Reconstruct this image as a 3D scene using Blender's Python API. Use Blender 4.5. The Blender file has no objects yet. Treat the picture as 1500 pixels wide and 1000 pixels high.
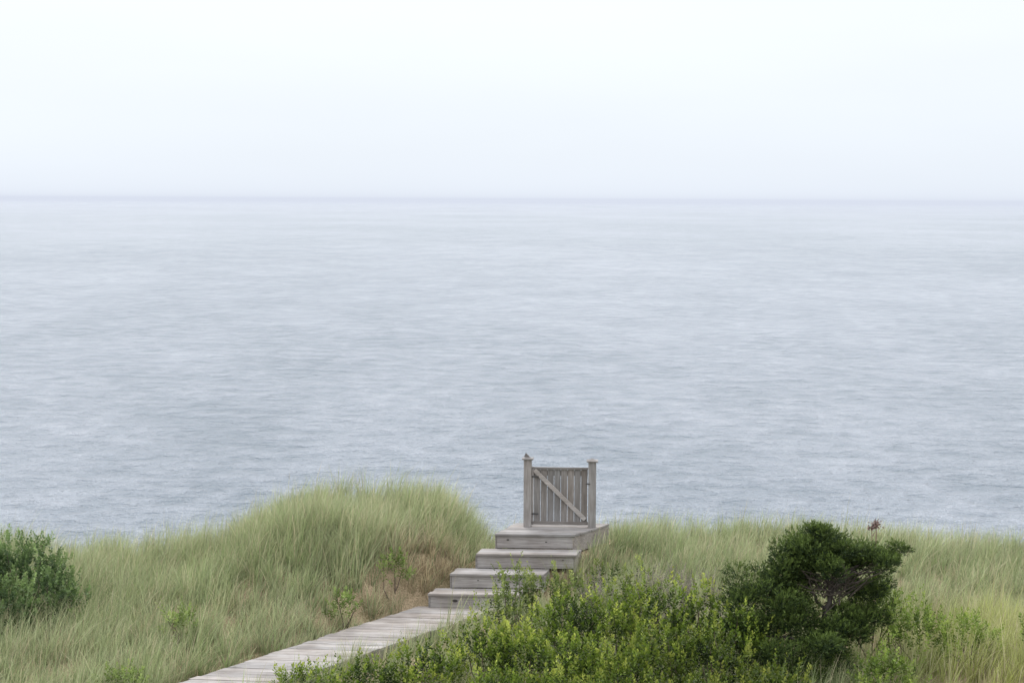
import bpy, bmesh, math, random
import numpy as np
from mathutils import Matrix, Vector
random.seed(4); rng=np.random.default_rng(7)
scene=bpy.context.scene
scene.view_settings.view_transform='Standard'
scene.view_settings.look='None'
scene.view_settings.exposure=0
COL=scene.collection

# ------------------------------------------------------------ helpers
def sstep(a,b,v):
    t=np.clip((v-a)/(b-a),0,1); return t*t*(3-2*t)
def wob(x,y,s=1.0,p=0.0):
    return (np.sin(x*1.3*s+p+1.7*np.sin(y*.9*s+p*2))+np.sin(y*1.7*s-p+1.3*np.sin(x*1.1*s+2.1*p))+np.sin((x+y)*2.3*s+p*3))/3
def new_mat(name):
    m=bpy.data.materials.new(name); m.use_nodes=True
    nt=m.node_tree; nt.nodes.clear()
    return m,nt,nt.nodes,nt.links
def mesh_tris(name,V,T,C=None,mat=None,parent=None,smooth=False):
    me=bpy.data.meshes.new(name)
    V=np.asarray(V,dtype=np.float32); T=np.asarray(T,dtype=np.int32)
    me.vertices.add(len(V)); me.vertices.foreach_set('co',V.ravel())
    me.loops.add(T.size); me.loops.foreach_set('vertex_index',T.ravel())
    me.polygons.add(len(T))
    me.polygons.foreach_set('loop_start',np.arange(0,T.size,3,dtype=np.int32))
    me.polygons.foreach_set('loop_total',np.full(len(T),3,dtype=np.int32))
    if C is not None:
        a=me.attributes.new('Col','FLOAT_COLOR','POINT')
        C=np.concatenate([np.asarray(C,dtype=np.float32),np.ones((len(C),1),np.float32)],1)
        a.data.foreach_set('color',C.ravel())
    me.update(calc_edges=True); me.validate()
    if smooth: me.polygons.foreach_set('use_smooth',[True]*len(me.polygons))
    ob=bpy.data.objects.new(name,me); COL.objects.link(ob)
    if mat: me.materials.append(mat)
    if parent: ob.parent=parent
    return ob
def empty(name):
    e=bpy.data.objects.new(name,None); COL.objects.link(e); return e

# ------------------------------------------------------------ materials
def foliage_mat(name,trans=.35,rough=.55,spec=.3):
    m,nt,N,L=new_mat(name)
    a=N.new('ShaderNodeAttribute'); a.attribute_name='Col'
    p=N.new('ShaderNodeBsdfPrincipled'); p.inputs['Roughness'].default_value=rough
    p.inputs['Specular IOR Level'].default_value=spec
    t=N.new('ShaderNodeBsdfTranslucent'); mx=N.new('ShaderNodeMixShader'); mx.inputs[0].default_value=trans
    o=N.new('ShaderNodeOutputMaterial')
    L.new(a.outputs['Color'],p.inputs['Base Color']); L.new(a.outputs['Color'],t.inputs['Color'])
    L.new(p.outputs[0],mx.inputs[1]); L.new(t.outputs[0],mx.inputs[2]); L.new(mx.outputs[0],o.inputs[0])
    return m
M_grass=foliage_mat('grass_blades',.35,.5,.35)
M_leaf=foliage_mat('shrub_leaves',.3,.5,.3)
M_jun=foliage_mat('juniper_needles',.15,.6,.25)
M_bark=foliage_mat('bark',0,.85,.1)

def wood_mat(name,scale,lo,hi):
    m,nt,N,L=new_mat(name)
    g=N.new('ShaderNodeNewGeometry')
    mp=N.new('ShaderNodeMapping'); mp.inputs['Scale'].default_value=scale
    n1=N.new('ShaderNodeTexNoise'); n1.inputs['Scale'].default_value=1; n1.inputs['Detail'].default_value=6; n1.inputs['Roughness'].default_value=.65
    n2=N.new('ShaderNodeTexNoise'); n2.inputs['Scale'].default_value=3.1; n2.inputs['Detail'].default_value=4
    cr=N.new('ShaderNodeValToRGB'); cr.color_ramp.elements[0].position=.3; cr.color_ramp.elements[0].color=(*lo,1)
    cr.color_ramp.elements[1].position=.72; cr.color_ramp.elements[1].color=(*hi,1)
    a=N.new('ShaderNodeAttribute'); a.attribute_name='Tone'
    m1=N.new('ShaderNodeMix'); m1.data_type='RGBA'; m1.blend_type='MULTIPLY'; m1.inputs[0].default_value=1
    cr2=N.new('ShaderNodeValToRGB'); cr2.color_ramp.elements[0].position=.3; cr2.color_ramp.elements[0].color=(.76,.73,.71,1)
    cr2.color_ramp.elements[1].position=.62; cr2.color_ramp.elements[1].color=(1,1,1,1)
    m2=N.new('ShaderNodeMix'); m2.data_type='RGBA'; m2.blend_type='MULTIPLY'; m2.inputs[0].default_value=1
    p=N.new('ShaderNodeBsdfPrincipled'); p.inputs['Roughness'].default_value=.8; p.inputs['Specular IOR Level'].default_value=.25
    b=N.new('ShaderNodeBump'); b.inputs['Strength'].default_value=.5; b.inputs['Distance'].default_value=.006
    o=N.new('ShaderNodeOutputMaterial')
    L.new(g.outputs['Position'],mp.inputs[0]); L.new(mp.outputs[0],n1.inputs['Vector']); L.new(g.outputs['Position'],n2.inputs['Vector'])
    L.new(n1.outputs['Fac'],cr.inputs[0]); L.new(n2.outputs['Fac'],cr2.inputs[0])
    L.new(cr.outputs[0],m1.inputs[6]); L.new(a.outputs['Color'],m1.inputs[7])
    L.new(m1.outputs[2],m2.inputs[6]); L.new(cr2.outputs[0],m2.inputs[7])
    L.new(m2.outputs[2],p.inputs['Base Color']); L.new(n1.outputs['Fac'],b.inputs['Height']); L.new(b.outputs[0],p.inputs['Normal'])
    L.new(p.outputs[0],o.inputs[0])
    return m
LO=(.205,.19,.18); HI=(.41,.385,.375)
W_x=wood_mat('weathered_wood_across',(3,28,60),LO,HI)
W_z=wood_mat('weathered_wood_upright',(45,45,2.5),LO,HI)
W_y=wood_mat('weathered_wood_along',(40,3,60),LO,HI)

# ------------------------------------------------------------ terrain
def path_cx(y): return np.interp(y,[-5,14,21.5,25.3,26.4,27.3,60],[-21.8,-8.55,-3.4,-.75,.37,.95,.95])
def path_z(y):  return np.interp(y,[0,25.2,26.4,27.4,30],[-1.08,-1.06,-.32,-.32,-.7])
def path_d(x,y):
    hw=np.where(y>25.2,.70,.62)
    rx=np.where((y>25.6)&(y<26.5),.15,0)
    return np.maximum((path_cx(y)-hw)-x, x-(path_cx(y)+hw+rx))
def height(x,y):
    x=np.asarray(x,float); y=np.asarray(y,float)
    base=-1.12+.05*wob(x,y,.9,1.0)
    rise_r=.46*sstep(22.5,27.5,y)*sstep(.2,2.2,x)*(1-.55*sstep(4.5,9,x))
    rise_l=.40*sstep(21,27,y)*(1-sstep(-1.2,0.2,x))*(.12+.88*sstep(-6.2,-3.2,x))
    mx=sstep(-5.4,-3.0,x)*(1-sstep(-1.45,-.15,x))
    my=sstep(23.9,26.9,y+ .25*sstep(-3.5,-1.5,x))
    mound=.62*mx*my*(1-.10*np.exp(-((x+2.5)/.5)**2))+.07*wob(x,y,1.4,.3)*mx*my
    hump=.50*np.exp(-((x-6.9)/1.7)**2-((y-21.5)/2.0)**2)
    h=base+rise_r+rise_l+mound+hump+.05*wob(x,y,2.2,2.0)
    d=path_d(x,y)
    k=np.where(y<28.2,sstep(.0,.75,d),1)
    h=path_z(y)*(1-k)+h*k
    drop=sstep(28.6,44,y)
    h=h*(1-drop)+(-7.7)*drop-.35*sstep(44,60,y)*1.0-3.5*sstep(58,110,y)-25*sstep(110,900,y)
    return h
xs=np.concatenate([-np.geomspace(14,9000,30)[::-1],np.arange(-13.8,13.81,.13),np.geomspace(14,9000,30)])
ys=np.concatenate([[-3000,-600,-150,-50,-20,-5,4,9,13],np.arange(14,30,.13),np.arange(30,62,1.0),np.geomspace(63,16000,22)])
X,Y=np.meshgrid(xs,ys); Z=height(X,Y)
nx,ny=len(xs),len(ys)
idx=np.arange(nx*ny).reshape(ny,nx)
a=idx[:-1,:-1].ravel();b=idx[:-1,1:].ravel();c=idx[1:,1:].ravel();d=idx[1:,:-1].ravel()
T=np.concatenate([np.stack([a,b,c],1),np.stack([a,c,d],1)])
m,nt,N,L=new_mat('sand_and_thatch')
g=N.new('ShaderNodeNewGeometry'); n1=N.new('ShaderNodeTexNoise'); n1.inputs['Scale'].default_value=1.4; n1.inputs['Detail'].default_value=8
n2=N.new('ShaderNodeTexNoise'); n2.inputs['Scale'].default_value=40; n2.inputs['Detail'].default_value=6
L.new(g.outputs['Position'],n1.inputs['Vector']); L.new(g.outputs['Position'],n2.inputs['Vector'])
ad=N.new('ShaderNodeMath'); ad.operation='MULTIPLY_ADD'; ad.inputs[1].default_value=.5
L.new(n2.outputs['Fac'],ad.inputs[0]); 
hf=N.new('ShaderNodeMath'); hf.operation='MULTIPLY'; hf.inputs[1].default_value=.5; L.new(n1.outputs['Fac'],hf.inputs[0]); L.new(hf.outputs[0],ad.inputs[2])
cr=N.new('ShaderNodeValToRGB'); cr.color_ramp.elements[0].position=.38; cr.color_ramp.elements[0].color=(.13,.11,.055,1)
cr.color_ramp.elements[1].position=.62; cr.color_ramp.elements[1].color=(.40,.31,.21,1)
L.new(ad.outputs[0],cr.inputs[0])
p=N.new('ShaderNodeBsdfPrincipled'); p.inputs['Roughness'].default_value=.95; p.inputs['Specular IOR Level'].default_value=.1
L.new(cr.outputs[0],p.inputs['Base Color'])
bp=N.new('ShaderNodeBump'); bp.inputs['Distance'].default_value=.03; L.new(n2.outputs['Fac'],bp.inputs['Height']); L.new(bp.outputs[0],p.inputs['Normal'])
o=N.new('ShaderNodeOutputMaterial'); L.new(p.outputs[0],o.inputs[0])
mesh_tris('dune_ground',np.stack([X.ravel(),Y.ravel(),Z.ravel()],1),T,mat=m,smooth=True)

# ------------------------------------------------------------ sea
SEA=-8.0
m,nt,N,L=new_mat('sea_water')
g=N.new('ShaderNodeNewGeometry')
def noise(scale,vec,det=4,rough=.55,rot=0):
    mp=N.new('ShaderNodeMapping'); mp.inputs['Scale'].default_value=vec; mp.inputs['Rotation'].default_value=(0,0,rot)
    n=N.new('ShaderNodeTexNoise'); n.inputs['Scale'].default_value=scale; n.inputs['Detail'].default_value=det; n.inputs['Roughness'].default_value=rough
    L.new(g.outputs['Position'],mp.inputs[0]); L.new(mp.outputs[0],n.inputs['Vector']); return n
r1=noise(1.3,(.9,1,1),4,.6,.5)
r2=noise(.5,(.9,1,1),4,.65,.3)
r3=noise(.10,(1,.6,1),8,.74,.1)
big=noise(.008,(1,.5,1),4,.5)
def math_(op,a,b=None,c=None):
    n=N.new('ShaderNodeMath'); n.operation=op
    for i,v in enumerate([a,b,c]):
        if v is None: continue
        if isinstance(v,(int,float)): n.inputs[i].default_value=v
        else: L.new(v,n.inputs[i])
    return n.outputs[0]
hsum=math_('ADD',math_('ADD',math_('MULTIPLY',r1.outputs['Fac'],.55),math_('MULTIPLY',r2.outputs['Fac'],1.7)),math_('MULTIPLY',r3.outputs['Fac'],2.4))
bp=N.new('ShaderNodeBump'); bp.inputs['Strength'].default_value=1; bp.inputs['Distance'].default_value=1.0
L.new(hsum,bp.inputs['Height'])
tone=math_('ADD',math_('MULTIPLY',big.outputs['Fac'],.28),math_('ADD',math_('MULTIPLY',r3.outputs['Fac'],.34),math_('MULTIPLY',r2.outputs['Fac'],.38)))  # turbid-water tone, with sheen patches painted into the base colour
cr=N.new('ShaderNodeValToRGB'); cr.color_ramp.elements[0].position=.40; cr.color_ramp.elements[0].color=(.155,.195,.235,1)
cr.color_ramp.elements[1].position=.60; cr.color_ramp.elements[1].color=(.375,.405,.46,1)
L.new(tone,cr.inputs[0])
p=N.new('ShaderNodeBsdfPrincipled'); p.inputs['Roughness'].default_value=.15; p.inputs['IOR'].default_value=1.33
L.new(cr.outputs[0],p.inputs['Base Color']); L.new(bp.outputs[0],p.inputs['Normal'])
o=N.new('ShaderNodeOutputMaterial'); L.new(p.outputs[0],o.inputs[0])
S=15000
mesh_tris('sea',[(-S,40,SEA),(S,40,SEA),(S,15000,SEA),(-S,15000,SEA)],[(0,1,2),(0,2,3)],mat=m)

# sea mist (homogeneous volume; its own glow stands in for scattered light)
m,nt,N,L=new_mat('mist_glow_volume')
DEN=.00017
ab=N.new('ShaderNodeVolumeAbsorption'); ab.inputs['Color'].default_value=(0,0,0,1); ab.inputs['Density'].default_value=DEN
em=N.new('ShaderNodeEmission'); em.inputs['Color'].default_value=(.69,.74,.86,1); em.inputs['Strength'].default_value=DEN
ads=N.new('ShaderNodeAddShader'); L.new(ab.outputs[0],ads.inputs[0]); L.new(em.outputs[0],ads.inputs[1])
o=N.new('ShaderNodeOutputMaterial'); L.new(ads.outputs[0],o.inputs['Volume'])
bm=bmesh.new(); bmesh.ops.create_cube(bm,size=1)
for v in bm.verts: v.co=Vector((v.co.x*24000, 60+(v.co.y+.5)*11000, SEA-1+(v.co.z+.5)*23))
me=bpy.data.meshes.new('sea_mist'); bm.to_mesh(me); bm.free(); me.materials.append(m)
COL.objects.link(bpy.data.objects.new('sea_mist',me))

# ------------------------------------------------------------ timber work
class Wood:
    def __init__(s,name,mat,parent,bev=.006):
        s.bm=bmesh.new(); s.l=s.bm.verts.layers.float_color.new('Tone'); s.name=name; s.mat=mat; s.parent=parent; s.bev=bev
    def prism(s,poly,z0,z1,tone=None):
        t=tone if tone else random.uniform(.8,1.12); w=random.uniform(-.03,.03)
        bot=[s.bm.verts.new((x,y,z0 if not callable(z0) else z0(x,y))) for x,y in poly]
        top=[s.bm.verts.new((x,y,z1 if not callable(z1) else z1(x,y))) for x,y in poly]
        n=len(poly)
        s.bm.faces.new(top); s.bm.faces.new(bot[::-1])
        for i in range(n): s.bm.faces.new([bot[i],bot[(i+1)%n],top[(i+1)%n],top[i]])
        for v in bot+top: v[s.l]=(t+w,t,t-w,1)
    def box(s,x0,x1,y0,y1,z0,z1,tone=None): s.prism([(x0,y0),(x1,y0),(x1,y1),(x0,y1)],z0,z1,tone)
    def hull(s,pts,faces,tone=1):
        vs=[s.bm.verts.new(p) for p in pts]
        for v in vs: v[s.l]=(tone,tone,tone,1)
        for f in faces: s.bm.faces.new([vs[i] for i in f])
    def done(s):
        me=bpy.data.meshes.new(s.name); s.bm.normal_update(); s.bm.to_mesh(me); s.bm.free(); me.materials.append(s.mat)
        ob=bpy.data.objects.new(s.name,me); COL.objects.link(ob); ob.parent=s.parent
        if s.bev:
            md=ob.modifiers.new('b','BEVEL'); md.width=s.bev; md.segments=2; md.limit_method='ANGLE'
        return ob

steps=empty('wooden_steps')
SK=-.03
lv=[(-.25,1.0,26.40,27.30,0.0),(-.55,1.0,26.00,26.42,-.235),(-.93,.50,25.61,26.02,-.465),(-1.24,.12,25.24,25.63,-.69)]
SH=.66
tr=Wood('treads',W_x,steps); ri=Wood('risers',W_x,steps); sd=Wood('side_boards',W_y,steps)
for k,(xl,xr,yf,yb,zt) in enumerate(lv):
    y=yf; wd=.142
    shear=SH if k==0 else .25
    while y<yb-.02:
        y2=min(y+wd,yb)
        o0=(y-yf)*shear; o1=(y2-yf)*shear
        e=random.uniform(-.012,.012); e2=random.uniform(-.012,.012); dz=random.uniform(-.004,.004)
        tr.prism([(xl+o0*(.55 if k==0 else 1)+e,y),(xr+o0+e2,y+SK*(xr-xl)),(xr+o1+e2,y2-.007+SK*(xr-xl)),(xl+o1*(.55 if k==0 else 1)+e,y2-.007)],zt-.038+dz,zt+dz,random.uniform(.85,1.08))
        y=y2
    zb=(lv[k+1][4] if k<3 else -.91)
    ri.prism([(xl+.03,yf+.035),(xr-.03,yf+.035+SK*(xr-xl)),(xr-.03,yf+.07+SK*(xr-xl)),(xl+.03,yf+.07)],zb+.002,zt-.04,1.18)
    D=yb-yf
    o=(D-.03)*shear
    yy=SK*(xr-xl)
    sd.prism([(xr-.028,yf+.04+yy),(xr+.006,yf+.04+yy),(xr+.006+o,yb-.03+yy),(xr-.028+o,yb-.03+yy)],zb-.06,zt-.04,1.0)
    sd.prism([(xl+.0,yf+.045),(xl+.028,yf+.045),(xl+.028+o*.5,yb-.03),(xl+o*.5,yb-.03)],zb-.06,zt-.04,.9)
for i in range(24):
    y0=27.36+i*.30; z0=-.2-i*.2
    tr.prism([(.42+.1*i*.5,y0),(1.55+.1*i*.5,y0),(1.55+.1*i*.5,y0+.28),(.42+.1*i*.5,y0+.28)],z0-.04,z0)
for s in (.40,1.55):
    P=[(s,27.34),(s+.05,27.34),(s+.05+1.2,34.6),(s+1.2,34.6)]
    zf=lambda x,y:-.30-(y-27.34)*.667
    sd.prism(P,lambda x,y:zf(x,y)-.28,zf)
tr.done(); ri.done(); sd.done()
kn=Wood('knots_and_nails',W_x,steps,0)
for (x,z,r,k) in ((-.84,-.80,.028,3),(-.3,-.83,.012,3),(-.5,-.57,.010,2),(.1,-.36,.012,1),(.55,-.13,.012,0),(-.05,-.10,.014,0),(.8,-.33,.01,1)):
    xl,xr,yf,yb,zt=lv[k]; yk=yf+.033+SK*(x-xl)
    pts=[(x+r*1.6*math.cos(a),yk,z+r*.8*math.sin(a)) for a in [i*math.pi/5 for i in range(10)]]
    kn.hull(pts,[tuple(range(10))],.22)
kn.done()

bw=empty('boardwalk')
pl=Wood('planks',W_x,bw,.005); st=Wood('stringers',W_y,bw)
cxp=lambda y: float(np.interp(y,[0,14,21.5,25.3],[-18.2,-8.55,-3.36,-.80]))
y=25.31
while y>6:
    w=.138; e=random.uniform(-.02,.02); e2=random.uniform(-.02,.02); dz=random.uniform(-.004,.004)
    a0=cxp(y-w); a1=cxp(y)
    sk=-.10
    pl.prism([(a0-.60+e,y-w+.004-sk*.6),(a0+.60+e2,y-w+.004+sk*.6),(a1+.60+e2,y-.004+sk*.6),(a1-.60+e,y-.004-sk*.6)],-.945+dz,-.905+dz,random.uniform(.85,1.12))
    y-=w
for s in (-.57,0,.54):
    for (ya,yb_) in ((25.2,21.5),(21.5,14),(14,6)):
        xa,xb=cxp(ya)+s,cxp(yb_)+s; oo=-.06*s/.57
        st.prism([(xb,yb_+oo),(xb+.045,yb_+oo),(xa+.045,ya+oo),(xa,ya+oo)],-1.12,-.948,.8)
pl.done(); st.done()

# ------------------------------------------------------------ gate
gate=empty('wooden_gate')
gp=Wood('posts',W_z,gate); gc=Wood('post_caps',W_x,gate,.004); gb=Wood('panel_boards',W_z,gate,.003); gr=Wood('rails_and_brace',W_x,gate,.004)
for (x0,x1,h,t) in ((.0,.125,1.085,1.12),(1.03,1.155,1.06,1.0)):
    gp.box(x0,x1,-.0625,.0625,0.002,h,t)
    gc.box(x0-.028,x1+.028,-.09,.09,h,h+.022,.85)
    cx=(x0+x1)/2; z=h+.022; r=.05
    gc.hull([(cx-r,-r,z),(cx+r,-r,z),(cx+r,r,z),(cx-r,r,z),(cx-.012,0,z+.03),(cx+.012,0,z+.03)],[(0,1,5,4),(2,3,4,5),(1,2,5),(3,0,4),(3,2,1,0)],.7)
gc.hull([(.0,-.02,1.125),(.09,-.02,1.13),(.03,-.02,1.19),(.0,.02,1.125),(.09,.02,1.13),(.03,.02,1.19)],[(0,1,2),(5,4,3),(0,3,4,1),(1,4,5,2),(2,5,3,0)],.55)
nb=8; xa,xb=.160,1.020
w=(xb-xa)/nb
for i in range(nb):
    gb.box(xa+i*w+.0035,xa+(i+1)*w-.0035,.0,.022,.035,.945+random.uniform(-.003,.003),random.uniform(.70,.86))
gr.box(.127,1.028,-.024,-.002,.93,.965,.75)
gr.box(.127,1.028,-.027,-.002,.04,.09,.62)
gr.box(.135,1.02,.024,.05,.82,.91,.72)
gp.box(.128,.158,-.02,.02,.03,.968,1.3)
p0=Vector((.17,.915)); p1=Vector((.985,.125)); dr=(p1-p0).normalized(); nn=Vector((-dr.y,dr.x))*.034
c=[p0+nn,p0-nn,p1-nn,p1+nn]
gr.hull([(q.x,-.030,q.y) for q in c]+[(q.x,-.003,q.y) for q in c],[(0,1,2,3),(7,6,5,4),(0,4,5,1),(1,5,6,2),(2,6,7,3),(3,7,4,0)],1.3)
for z in (.2,.8): gc.box(.10,.24,-.037,-.031,z,z+.025,.3)
gc.box(.99,1.06,-.075,-.066,.70,.72,.3)
for w_ in (gp,gc,gb,gr): w_.done()
gate.location=(.20,27.02,.0); gate.rotation_euler=(0,0,math.radians(-3))

# ------------------------------------------------------------ grass
def blades(px,py,pz,L_,az,bend,w0,col,tip,wind=(.14,.05)):
    n=len(px); ts=np.array([0,.33,.68,1.0]); wt=np.array([1,.9,.55,0])
    dx,dy=np.cos(az),np.sin(az)
    tw=az+np.pi/2+rng.normal(0,.5,n); wx,wy=np.cos(tw),np.sin(tw)
    V=np.zeros((n,7,3)); C=np.zeros((n,7,3)); k=0
    for i,t in enumerate(ts):
        hor=L_*(bend*t**1.9+.12*t); ver=L_*(t-.42*np.minimum(bend,1.1)*t**2.2)
        cx=px+dx*hor+wind[0]*L_*t*t; cy=py+dy*hor+wind[1]*L_*t*t; cz=pz+ver
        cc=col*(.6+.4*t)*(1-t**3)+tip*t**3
        if i<3:
            for s in (-.5,.5):
                V[:,k,0]=cx+s*w0*wt[i]*wx; V[:,k,1]=cy+s*w0*wt[i]*wy; V[:,k,2]=cz; C[:,k]=cc; k+=1
        else:
            V[:,k,0]=cx;V[:,k,1]=cy;V[:,k,2]=cz;C[:,k]=cc
    T=np.array([[0,1,3],[0,3,2],[2,3,5],[2,5,4],[4,5,6]])
    TT=(np.arange(n)[:,None,None]*7+T[None]).reshape(-1,3)
    return V.reshape(-1,3),TT,C.reshape(-1,3)
def make_grass(nt_,x0,x1,y0,y1,per):
    tx=rng.uniform(x0,x1,nt_); ty=rng.uniform(y0,y1,nt_)
    d=path_d(tx,ty); near=(ty<28.3)
    right=tx>path_cx(ty)
    keep=~((d<.10)&near)
    keep&= (rng.uniform(0,1,nt_)<(.6+.4*(wob(tx,ty,1.1,4)>-.45)))
    brownz=np.exp(-((tx+1.2)/.6)**2-((ty-25.7)/1.0)**2)*(~right)
    keep&= rng.uniform(0,1,nt_)>brownz*.5
    tx,ty,brownz,d,right=tx[keep],ty[keep],brownz[keep],d[keep],right[keep]; n=len(tx)
    cnt=rng.poisson(per,n)
    ti=np.repeat(np.arange(n),cnt); N_=len(ti)
    a=rng.uniform(0,2*np.pi,N_); r=np.abs(rng.normal(0,.06,N_))
    px=tx[ti]+np.cos(a)*r; py=ty[ti]+np.sin(a)*r
    pz=height(px,py)-.02
    th=(.50+.13*wob(tx,ty,.8,.7)+rng.normal(0,.11,n))*(1-.35*brownz)
    th*= np.where(right,.85,.62+.38*sstep(.1,.7,d))
    th*= 1+.35*sstep(4.5,6,tx)*(1-sstep(23,25,ty))
    L_=th[ti]*rng.uniform(.5,1.3,N_)
    az=a+rng.normal(0,.6,N_)
    bend=np.clip(np.abs(rng.normal(.28,.28,N_)),0,1.1)
    w0=rng.uniform(.005,.0105,N_)
    g1=np.array([.265,.345,.135]); g2=np.array([.44,.50,.27]); g3=np.array([.62,.55,.36]); g4=np.array([.48,.32,.20])
    yel=np.array([.47,.50,.14])
    tv=np.clip(.5+.55*wob(tx,ty,.7,2.2)+rng.normal(0,.28,n),0,1)[ti]
    col=g1*(1-tv[:,None])+g2*tv[:,None]
    yz=(sstep(4.0,6.0,px)*(1-sstep(23,25.5,py)))[:,None]*.8
    col=col*(1-yz)+yel*yz
    dry=rng.uniform(0,1,N_)
    pd=.16+.7*brownz[ti]+.10*(wob(px,py,1.7,5)>.35)
    isd=dry<pd
    col[isd]=(g3*(1-brownz[ti][isd])[:,None]+ (g4*.5+g3*.5)*brownz[ti][isd][:,None])
    col*=rng.uniform(.6,1.25,(N_,1))
    col*=(1+rng.normal(0,.14,n))[ti][:,None]
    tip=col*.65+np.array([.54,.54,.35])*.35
    ss=rng.uniform(0,1,N_)<.012
    L_[ss]*=1.35; bend[ss]*=.3; tip[ss]=(.56,.45,.30)
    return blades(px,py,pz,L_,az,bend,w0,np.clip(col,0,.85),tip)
parts=[make_grass(8200,-9.5,10,20.0,30.2,22),make_grass(2000,-13.5,13.5,14,20.0,15),make_grass(1300,-13.5,-9.5,20,30.2,13),make_grass(1300,10,13.5,20,30.2,13)]
parts.append(make_grass(1300,-4.6,-.6,25.5,29.0,18))
parts.append(make_grass(330,1.0,3.0,25.0,28.6,20))
off=0;VV=[];TT=[];CC=[]
for v,t,c in parts: VV.append(v);TT.append(t+off);CC.append(c);off+=len(v)
mesh_tris('dune_grass',np.concatenate(VV),np.concatenate(TT),np.concatenate(CC),M_grass)

# ------------------------------------------------------------ shrubs
def leaves(P,D,Lf,Wf,C):
    n=len(P); D=D/np.linalg.norm(D,axis=1,keepdims=True)
    R=rng.normal(0,1,(n,3)); S=np.cross(D,R); S/=np.linalg.norm(S,axis=1,keepdims=True)+1e-9
    U=np.cross(S,D)
    Lf=Lf[:,None]; Wf=Wf[:,None]
    V=np.stack([P,P+D*Lf*.55+S*Wf*.5+U*Wf*.18,P+D*Lf,P+D*Lf*.55-S*Wf*.5+U*Wf*.18],1)
    T=np.array([[0,1,2],[0,2,3]]); TT=(np.arange(n)[:,None,None]*4+T[None]).reshape(-1,3)
    CC=np.repeat(C[:,None,:],4,1)
    return V.reshape(-1,3),TT,CC.reshape(-1,3)
def tube(pts,rad,seg=7,col=(.1,.09,.08)):
    pts=np.array(pts,float); n=len(pts); V=[];C=[]
    for i in range(n):
        t=pts[min(i+1,n-1)]-pts[max(i-1,0)]; t/=np.linalg.norm(t)+1e-9
        u=np.cross(t,[.3,.9,.2]); u/=np.linalg.norm(u)+1e-9; w=np.cross(t,u)
        for k in range(seg):
            a=2*math.pi*k/seg; V.append(pts[i]+rad[i]*(u*math.cos(a)+w*math.sin(a))); C.append(np.array(col)*random.uniform(.7,1.3))
    T=[]
    for i in range(n-1):
        for k in range(seg):
            a=i*seg+k;b=i*seg+(k+1)%seg;T+= [(a,b,b+seg),(a,b+seg,a+seg)]
    return np.array(V),np.array(T),np.array(C)
def join(parts):
    off=0;V=[];T=[];C=[]
    for v,t,c in parts: V.append(v);T.append(t+off);C.append(c);off+=len(v)
    return np.concatenate(V),np.concatenate(T),np.concatenate(C)
def shrub(name,lobes,dark,mid,light,leafL=.058,leafW=.023,dens=230,nl=12,spr=.12,tall=.5,rough=.24):
    LP=[];TW=[]
    for lb in lobes:
        (x,y,zt,rx,rz,df)=lb[:6]; shade=lb[6] if len(lb)>6 else 1
        g=float(height(x,y)); zc=zt-rz
        n=int(dens*rx*rx*df*4*.5*(1+rz/rx))
        u=rng.normal(0,1,(n,3)); u/=np.linalg.norm(u,axis=1,keepdims=True); u[:,2]=np.where(u[:,2]<-.35,-u[:,2],u[:,2])
        rr=rng.uniform(.45,1.05,n)**.6
        rr*=1+rough*wob(u[:,0]*4+x,u[:,1]*4+u[:,2]*3+y,1.4,x)
        P=np.array([x,y,zc])+u*rr[:,None]*np.array([rx,rx,rz])
        D=u*.55+np.array([0,0,.9])+rng.normal(0,.22,(n,3)); D/=np.linalg.norm(D,axis=1,keepdims=True)
        sl=rng.uniform(.6,1.5,n)*spr
        lead=rng.uniform(0,1,n)<.10; sl[lead]*=1+tall*2
        k=np.tile(np.arange(nl),n); si=np.repeat(np.arange(n),nl)
        f=k/(nl-1)
        ang=k*2.4+rng.uniform(0,6,n)[si]
        A=np.cross(D,np.array([.3,.5,.8])); A/=np.linalg.norm(A,axis=1,keepdims=True); B=np.cross(D,A)
        rad=A[si]*np.cos(ang)[:,None]+B[si]*np.sin(ang)[:,None]
        LPo=P[si]+D[si]*(f*sl[si])[:,None]
        LD=D[si]*(.35+.75*f)[:,None]+rad*(.95-.45*f)[:,None]+rng.normal(0,.12,(len(si),3))
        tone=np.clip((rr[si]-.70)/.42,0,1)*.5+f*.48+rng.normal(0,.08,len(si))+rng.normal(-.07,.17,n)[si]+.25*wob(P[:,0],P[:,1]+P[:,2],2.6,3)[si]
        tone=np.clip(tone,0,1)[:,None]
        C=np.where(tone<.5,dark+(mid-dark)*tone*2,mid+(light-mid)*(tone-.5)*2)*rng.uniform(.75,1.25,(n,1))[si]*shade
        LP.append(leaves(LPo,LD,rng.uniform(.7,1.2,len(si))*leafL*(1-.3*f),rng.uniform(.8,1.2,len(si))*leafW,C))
        for i in range(int(9*rx*2)):
            q=P[rng.integers(0,n)]; b0=np.array([x+rng.normal(0,rx*.25),y+rng.normal(0,rx*.25),g-.05]); mdl=(b0+q)/2+rng.normal(0,.05,3)
            TW.append(tube([b0,mdl,q,q+np.array([0,0,.05])],[.012,.008,.004,.002],5,(.13,.10,.08)))
    e=empty(name)
    v,t,c=join(LP); mesh_tris('leaves',v,t,c,M_leaf,e)
    v,t,c=join(TW); mesh_tris('twigs',v,t,c,M_bark,e)
dk=np.array([.022,.042,.008]); md=np.array([.140,.215,.024]); lt=np.array([.41,.46,.09])
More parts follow.
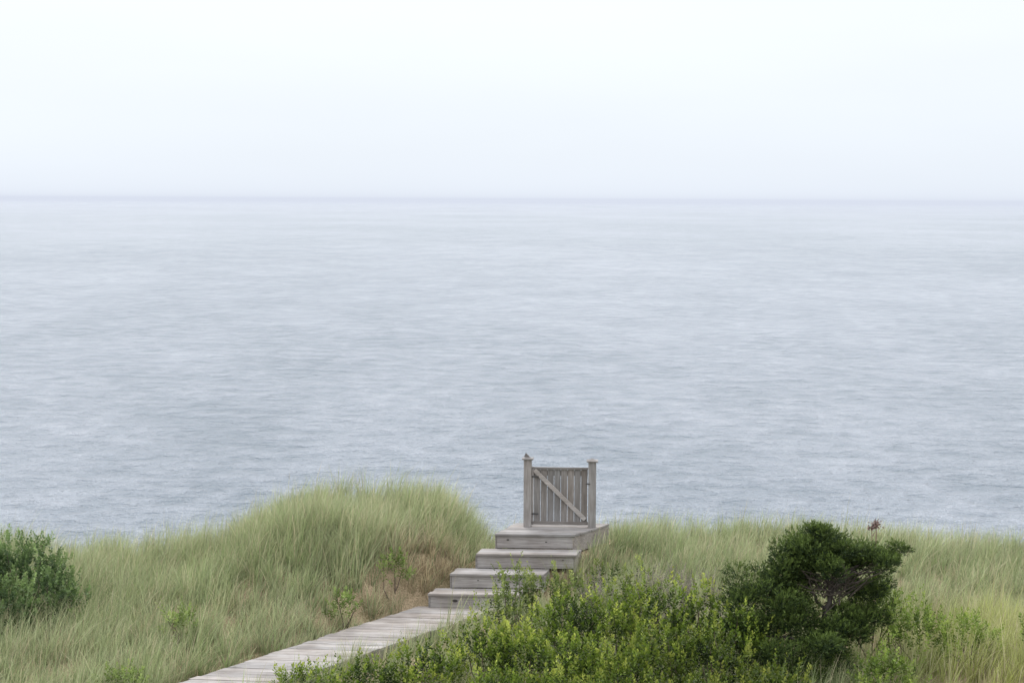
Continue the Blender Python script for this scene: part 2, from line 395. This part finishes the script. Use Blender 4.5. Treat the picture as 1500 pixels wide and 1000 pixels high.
shrub('bayberry_shrub',[(-2.55,20.9,-.66,.45,.4,.8),(-1.75,20.8,-.52,.45,.5,1),(-1.0,20.8,-.34,.5,.6,1),(-.35,21.2,-.14,.5,.7,1),(.15,20.9,-.12,.5,.7,1),
   (.75,21.6,.08,.5,.8,1),(1.35,21.7,.12,.5,.8,1),(1.9,21.9,.20,.5,.8,1),(2.45,22.0,.06,.45,.8,1),(2.9,21.6,-.12,.5,.7,1),
   (-.1,19.9,-.42,.5,.6,1),(.8,20.3,-.12,.5,.75,1,.95),(1.35,20.0,-.18,.5,.7,1,.85),(1.8,20.5,-.02,.5,.75,1,.8),(2.4,20.4,-.08,.5,.7,1,.65),(1.1,19.3,-.36,.6,.6,1,.8),(2.1,19.3,-.36,.6,.6,1,.65),(-1.0,19.6,-.66,.5,.45,1),(3.1,20.0,-.34,.5,.6,.8,.6),(.4,19.5,-.34,.5,.6,1,.9)],
   dk,md,lt,rough=.34)
shrub('bayberry_shrub',[(.05,23.6,.05,.30,.55,.6),(-.12,23.0,-.16,.3,.5,.7),(.55,23.4,.06,.4,.6,.5),(1.35,23.2,.20,.38,.55,.4),(1.8,23.4,.18,.3,.5,.35),(.9,23.0,-.02,.4,.6,.5)],
   np.array([.05,.08,.02]),np.array([.18,.235,.06]),np.array([.38,.42,.13]),tall=.9)
shrub('heath_shrub',[(2.2,23.2,.12,.35,.5,.8),(2.6,23.0,.12,.3,.5,.8),(1.9,22.9,.12,.3,.5,.7),(1.2,22.7,.13,.3,.5,.7)],
   np.array([.15,.12,.12]),np.array([.27,.22,.215]),np.array([.38,.34,.31]),leafL=.035,leafW=.008,dens=330)
shrub('beach_rose_shrub',[(-8.3,25.0,.18,1.0,.9,1),(-7.3,25.2,.0,.8,.8,1),(-6.75,24.6,-.30,.55,.6,.9),(-7.6,24.0,-.20,.8,.7,1),(-9.2,24.5,.15,.9,.9,1)],
   np.array([.045,.08,.03]),np.array([.13,.20,.07]),np.array([.24,.33,.12]),leafL=.055,leafW=.03,dens=220,rough=.3)
shrub('young_shrub',[(-4.6,23.4,-.52,.25,.35,.9),(-1.75,25.3,-.10,.2,.35,.8),(-2.4,24.2,-.45,.22,.3,.8),(-4.9,21.0,-.76,.35,.3,.8)],
   np.array([.09,.13,.03]),np.array([.21,.29,.08]),np.array([.34,.42,.13]))
shrub('young_shrub',[(5.3,21.8,-.05,.45,.6,.8),(4.9,22.6,.10,.40,.5,.8),(6.6,21.0,.02,.3,.35,.5),(4.6,20.6,-.4,.4,.4,.8),(5.9,21.5,-.1,.4,.5,.6)],
   np.array([.07,.11,.02]),np.array([.19,.28,.05]),np.array([.34,.42,.10]))

# ------------------------------------------------------------ juniper
jun=empty('juniper_tree')
J=[]
Yj=22.0
def limb(pts,r0,r1):
    P=[np.array(p,float) for p in pts]; Q=[]
    for i in range(len(P)-1):
        for k in range(4): Q.append(P[i]+(P[i+1]-P[i])*k/4+rng.normal(0,.014,3))
    Q.append(P[-1]); n=len(Q)
    J.append(tube(Q,[r0+(r1-r0)*i/(n-1) for i in range(n)],8,(.075,.065,.06)))
limb([(4.2,Yj,-1.1),(4.10,Yj,-.55),(4.12,Yj-.02,-.15),(4.2,Yj,.12)],.055,.03)
limb([(4.2,Yj,.12),(4.38,Yj+.05,.36),(4.70,Yj+.1,.50),(5.0,Yj,.58)],.026,.010)
limb([(4.2,Yj,.12),(4.08,Yj-.05,.38),(4.0,Yj,.55),(3.85,Yj,.72)],.028,.010)
limb([(4.12,Yj,-.15),(3.95,Yj+.1,.1),(3.72,Yj+.1,.35),(3.6,Yj,.45)],.025,.008)
limb([(4.15,Yj,.05),(4.28,Yj+.15,.45),(4.26,Yj+.1,.72)],.022,.008)
limb([(4.38,Yj,.36),(4.6,Yj-.15,.40),(4.8,Yj-.2,.46)],.016,.007)
limb([(4.1,Yj,-.5),(3.7,Yj-.1,-.2),(3.3,Yj,0.0),(3.0,Yj,.05)],.035,.012)
limb([(4.1,Yj,-.6),(3.7,Yj-.3,-.45),(3.3,Yj-.3,-.4)],.03,.01)
for i in range(60):
    a=np.array([4.2,Yj,.15])+rng.normal(0,.12,3); b=np.array([rng.uniform(3.6,4.9),Yj+rng.normal(0,.25),rng.uniform(.25,.6)])
    J.append(tube([a,(a+b)/2+rng.normal(0,.06,3),b],[.009,.006,.003],5,(.10,.085,.075)))
v,t,c=join(J); mesh_tris('trunk_and_limbs',v,t,c,M_bark,jun)
pads=[(3.87,0,.78,.24,.13),(4.12,.05,.80,.22,.13),(3.68,.05,.66,.22,.14),(3.58,-.05,.52,.20,.13),(4.35,.1,.70,.22,.13),(4.0,-.15,.62,.28,.16),(3.84,-.1,.50,.26,.15),(3.74,.3,.70,.2,.12),(4.1,.3,.68,.24,.14),
 (3.95,.25,.44,.26,.15),(3.68,.15,.34,.22,.14),(3.85,.3,.22,.24,.14),(4.2,.3,.50,.22,.12),(4.45,.3,.42,.22,.12),(4.4,.4,.22,.26,.14),(3.55,-.05,.26,.22,.13),
 (4.55,.0,.62,.18,.10),(4.78,.1,.60,.19,.10),(4.98,.0,.60,.16,.10),(5.04,-.05,.70,.10,.07),(4.85,-.15,.50,.18,.08),(4.62,.2,.50,.22,.11),(4.75,.3,.34,.2,.1),
 (3.92,.0,.93,.13,.07),(4.12,.0,.91,.12,.07),
 (3.15,0,.14,.25,.15),(3.0,.1,-.02,.25,.15),(3.4,-.1,.16,.25,.15),(3.62,.1,.12,.2,.13),(3.3,-.2,-.12,.3,.16),(3.05,-.2,-.30,.28,.18),(3.6,-.2,-.06,.27,.15),
 (3.75,-.2,-.28,.30,.17),(3.4,-.35,-.42,.35,.2),(3.95,-.3,-.44,.3,.18),(3.6,-.5,-.68,.4,.22),(4.15,-.3,-.60,.3,.2),(3.1,-.4,-.6,.3,.2),(3.82,-.05,-.04,.20,.14),(4.05,-.2,-.24,.20,.12),(4.4,.1,-.30,.27,.15),(4.6,.15,-.40,.30,.17),(4.5,.3,-.02,.26,.15),(4.75,.35,.08,.25,.14),(4.85,.2,-.22,.25,.15),
 (3.9,-.7,-.85,.4,.2),(3.3,-.7,-.85,.4,.2)]
JP=[]
for (x,dy,z,rx,rz) in pads:
    nsub=5
    cs=rng.normal(0,.5,(nsub,3))*np.array([rx,rx,rz])
    n=int(2500*rx*(rx+rz)*1.6)+30
    ci=rng.integers(0,nsub,n)
    u=rng.normal(0,1,(n,3)); u/=np.linalg.norm(u,axis=1,keepdims=True)
    rr=rng.uniform(.15,1.08,n)**.55*(1+.25*wob(u[:,0]*5,u[:,2]*5+x,1.5,z))
    P=np.array([x,Yj+dy,z])+cs[ci]+u*rr[:,None]*np.array([rx,rx*1.05,rz])*.68
    D=u*np.array([.9,.9,.5])+np.array([.1,0,.6])+rng.normal(0,.3,(n,3)); D/=np.linalg.norm(D,axis=1,keepdims=True)
    nl=9; si=np.repeat(np.arange(n),nl); f=np.tile(np.arange(nl),n)/(nl-1)
    LPo=P[si]+D[si]*(f*.065)[:,None]
    LD=D[si]+rng.normal(0,.4,(len(si),3))
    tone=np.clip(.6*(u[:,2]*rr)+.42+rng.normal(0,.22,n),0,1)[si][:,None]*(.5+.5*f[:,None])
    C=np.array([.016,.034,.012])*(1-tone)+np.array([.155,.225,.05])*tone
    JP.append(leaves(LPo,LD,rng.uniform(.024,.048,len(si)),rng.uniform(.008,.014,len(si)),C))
v,t,c=join(JP); mesh_tris('foliage',v,t,c,M_jun,jun)

D_=[]
sx,sy=4.95,23.0
for k in range(3):
    x=sx+rng.normal(0,.03); top=np.array([x+rng.normal(0,.03),sy,.78+rng.uniform(-.05,.08)])
    D_.append(tube([(x,sy,-1.0),(x+.02,sy,0),top],[.008,.006,.004],5,(.22,.15,.12)))
    for j in range(30):
        q=top+rng.normal(0,.03,3); D_.append(tube([q,q+rng.normal(0,.022,3)],[.008,.004],4,(.22,.15,.13)))
v,t,c=join(D_); mesh_tris('dried_flower_stalk',v,t,c,M_bark)

# ------------------------------------------------------------ light and sky
SUN_EL=math.radians(52); SUN_AZ=math.radians(-18)
sdir=Vector((math.cos(SUN_EL)*math.sin(SUN_AZ),math.cos(SUN_EL)*math.cos(SUN_AZ),math.sin(SUN_EL)))
sl=bpy.data.lights.new('sun','SUN'); sl.energy=1.5; sl.angle=math.radians(20); sl.color=(1,.97,.93)
so=bpy.data.objects.new('sun',sl); COL.objects.link(so); so.rotation_euler=sdir.to_track_quat('Z','Y').to_euler(); so.location=(0,0,30)
w=bpy.data.worlds.new('World'); scene.world=w; w.use_nodes=True
nt=w.node_tree; N=nt.nodes; L=nt.links; N.clear()
sky=N.new('ShaderNodeTexSky'); sky.sky_type='NISHITA'; sky.sun_disc=False; sky.sun_elevation=SUN_EL; sky.sun_rotation=SUN_AZ; sky.dust_density=4; 
sc=N.new('ShaderNodeVectorMath'); sc.operation='SCALE'; sc.inputs['Scale'].default_value=.10; L.new(sky.outputs[0],sc.inputs[0])
tc=N.new('ShaderNodeTexCoord'); sp=N.new('ShaderNodeSeparateXYZ'); L.new(tc.outputs['Generated'],sp.inputs[0])
cr=N.new('ShaderNodeValToRGB'); E=cr.color_ramp.elements
k=.333
E[0].position=0; E[0].color=(.915*k,.985*k,1.08*k,1); E[1].position=1; E[1].color=(2.5*k,2.55*k,2.62*k,1)
e=E.new(.05); e.color=(.955*k,1.025*k,1.10*k,1); e=E.new(.14); e.color=(1.04*k,1.09*k,1.14*k,1); e=E.new(.4); e.color=(1.6*k,1.62*k,1.65*k,1)
L.new(sp.outputs['Z'],cr.inputs[0])
s2=N.new('ShaderNodeVectorMath'); s2.operation='SCALE'; s2.inputs['Scale'].default_value=2.95; L.new(cr.outputs[0],s2.inputs[0])
nz=N.new('ShaderNodeTexNoise'); nz.inputs['Scale'].default_value=3; nz.inputs['Detail'].default_value=3
mp=N.new('ShaderNodeMapping'); mp.inputs['Scale'].default_value=(1,1,5); L.new(tc.outputs['Generated'],mp.inputs[0]); L.new(mp.outputs[0],nz.inputs['Vector'])
mr=N.new('ShaderNodeMapRange'); mr.inputs['To Min'].default_value=.95; mr.inputs['To Max'].default_value=1.05; L.new(nz.outputs['Fac'],mr.inputs[0])
s3=N.new('ShaderNodeVectorMath'); s3.operation='SCALE'; L.new(s2.outputs[0],s3.inputs[0]); L.new(mr.outputs[0],s3.inputs['Scale'])
mx=N.new('ShaderNodeMix'); mx.data_type='RGBA'; mx.inputs[0].default_value=.92
L.new(sc.outputs[0],mx.inputs[6]); L.new(s3.outputs[0],mx.inputs[7])
bg=N.new('ShaderNodeBackground'); bg.inputs['Strength'].default_value=1; L.new(mx.outputs[2],bg.inputs[0])
o=N.new('ShaderNodeOutputWorld'); L.new(bg.outputs[0],o.inputs[0])

# ------------------------------------------------------------ camera
cd=bpy.data.cameras.new('camera'); cd.lens=60; cd.sensor_width=36; cd.clip_end=60000; cd.clip_start=.1
co=bpy.data.objects.new('camera',cd); COL.objects.link(co)
co.matrix_world=Matrix.Translation((0,0,5.2))@Matrix.Rotation(math.radians(90-4.72),4,'X')@Matrix.Rotation(math.radians(.28),4,'Z')
scene.camera=co
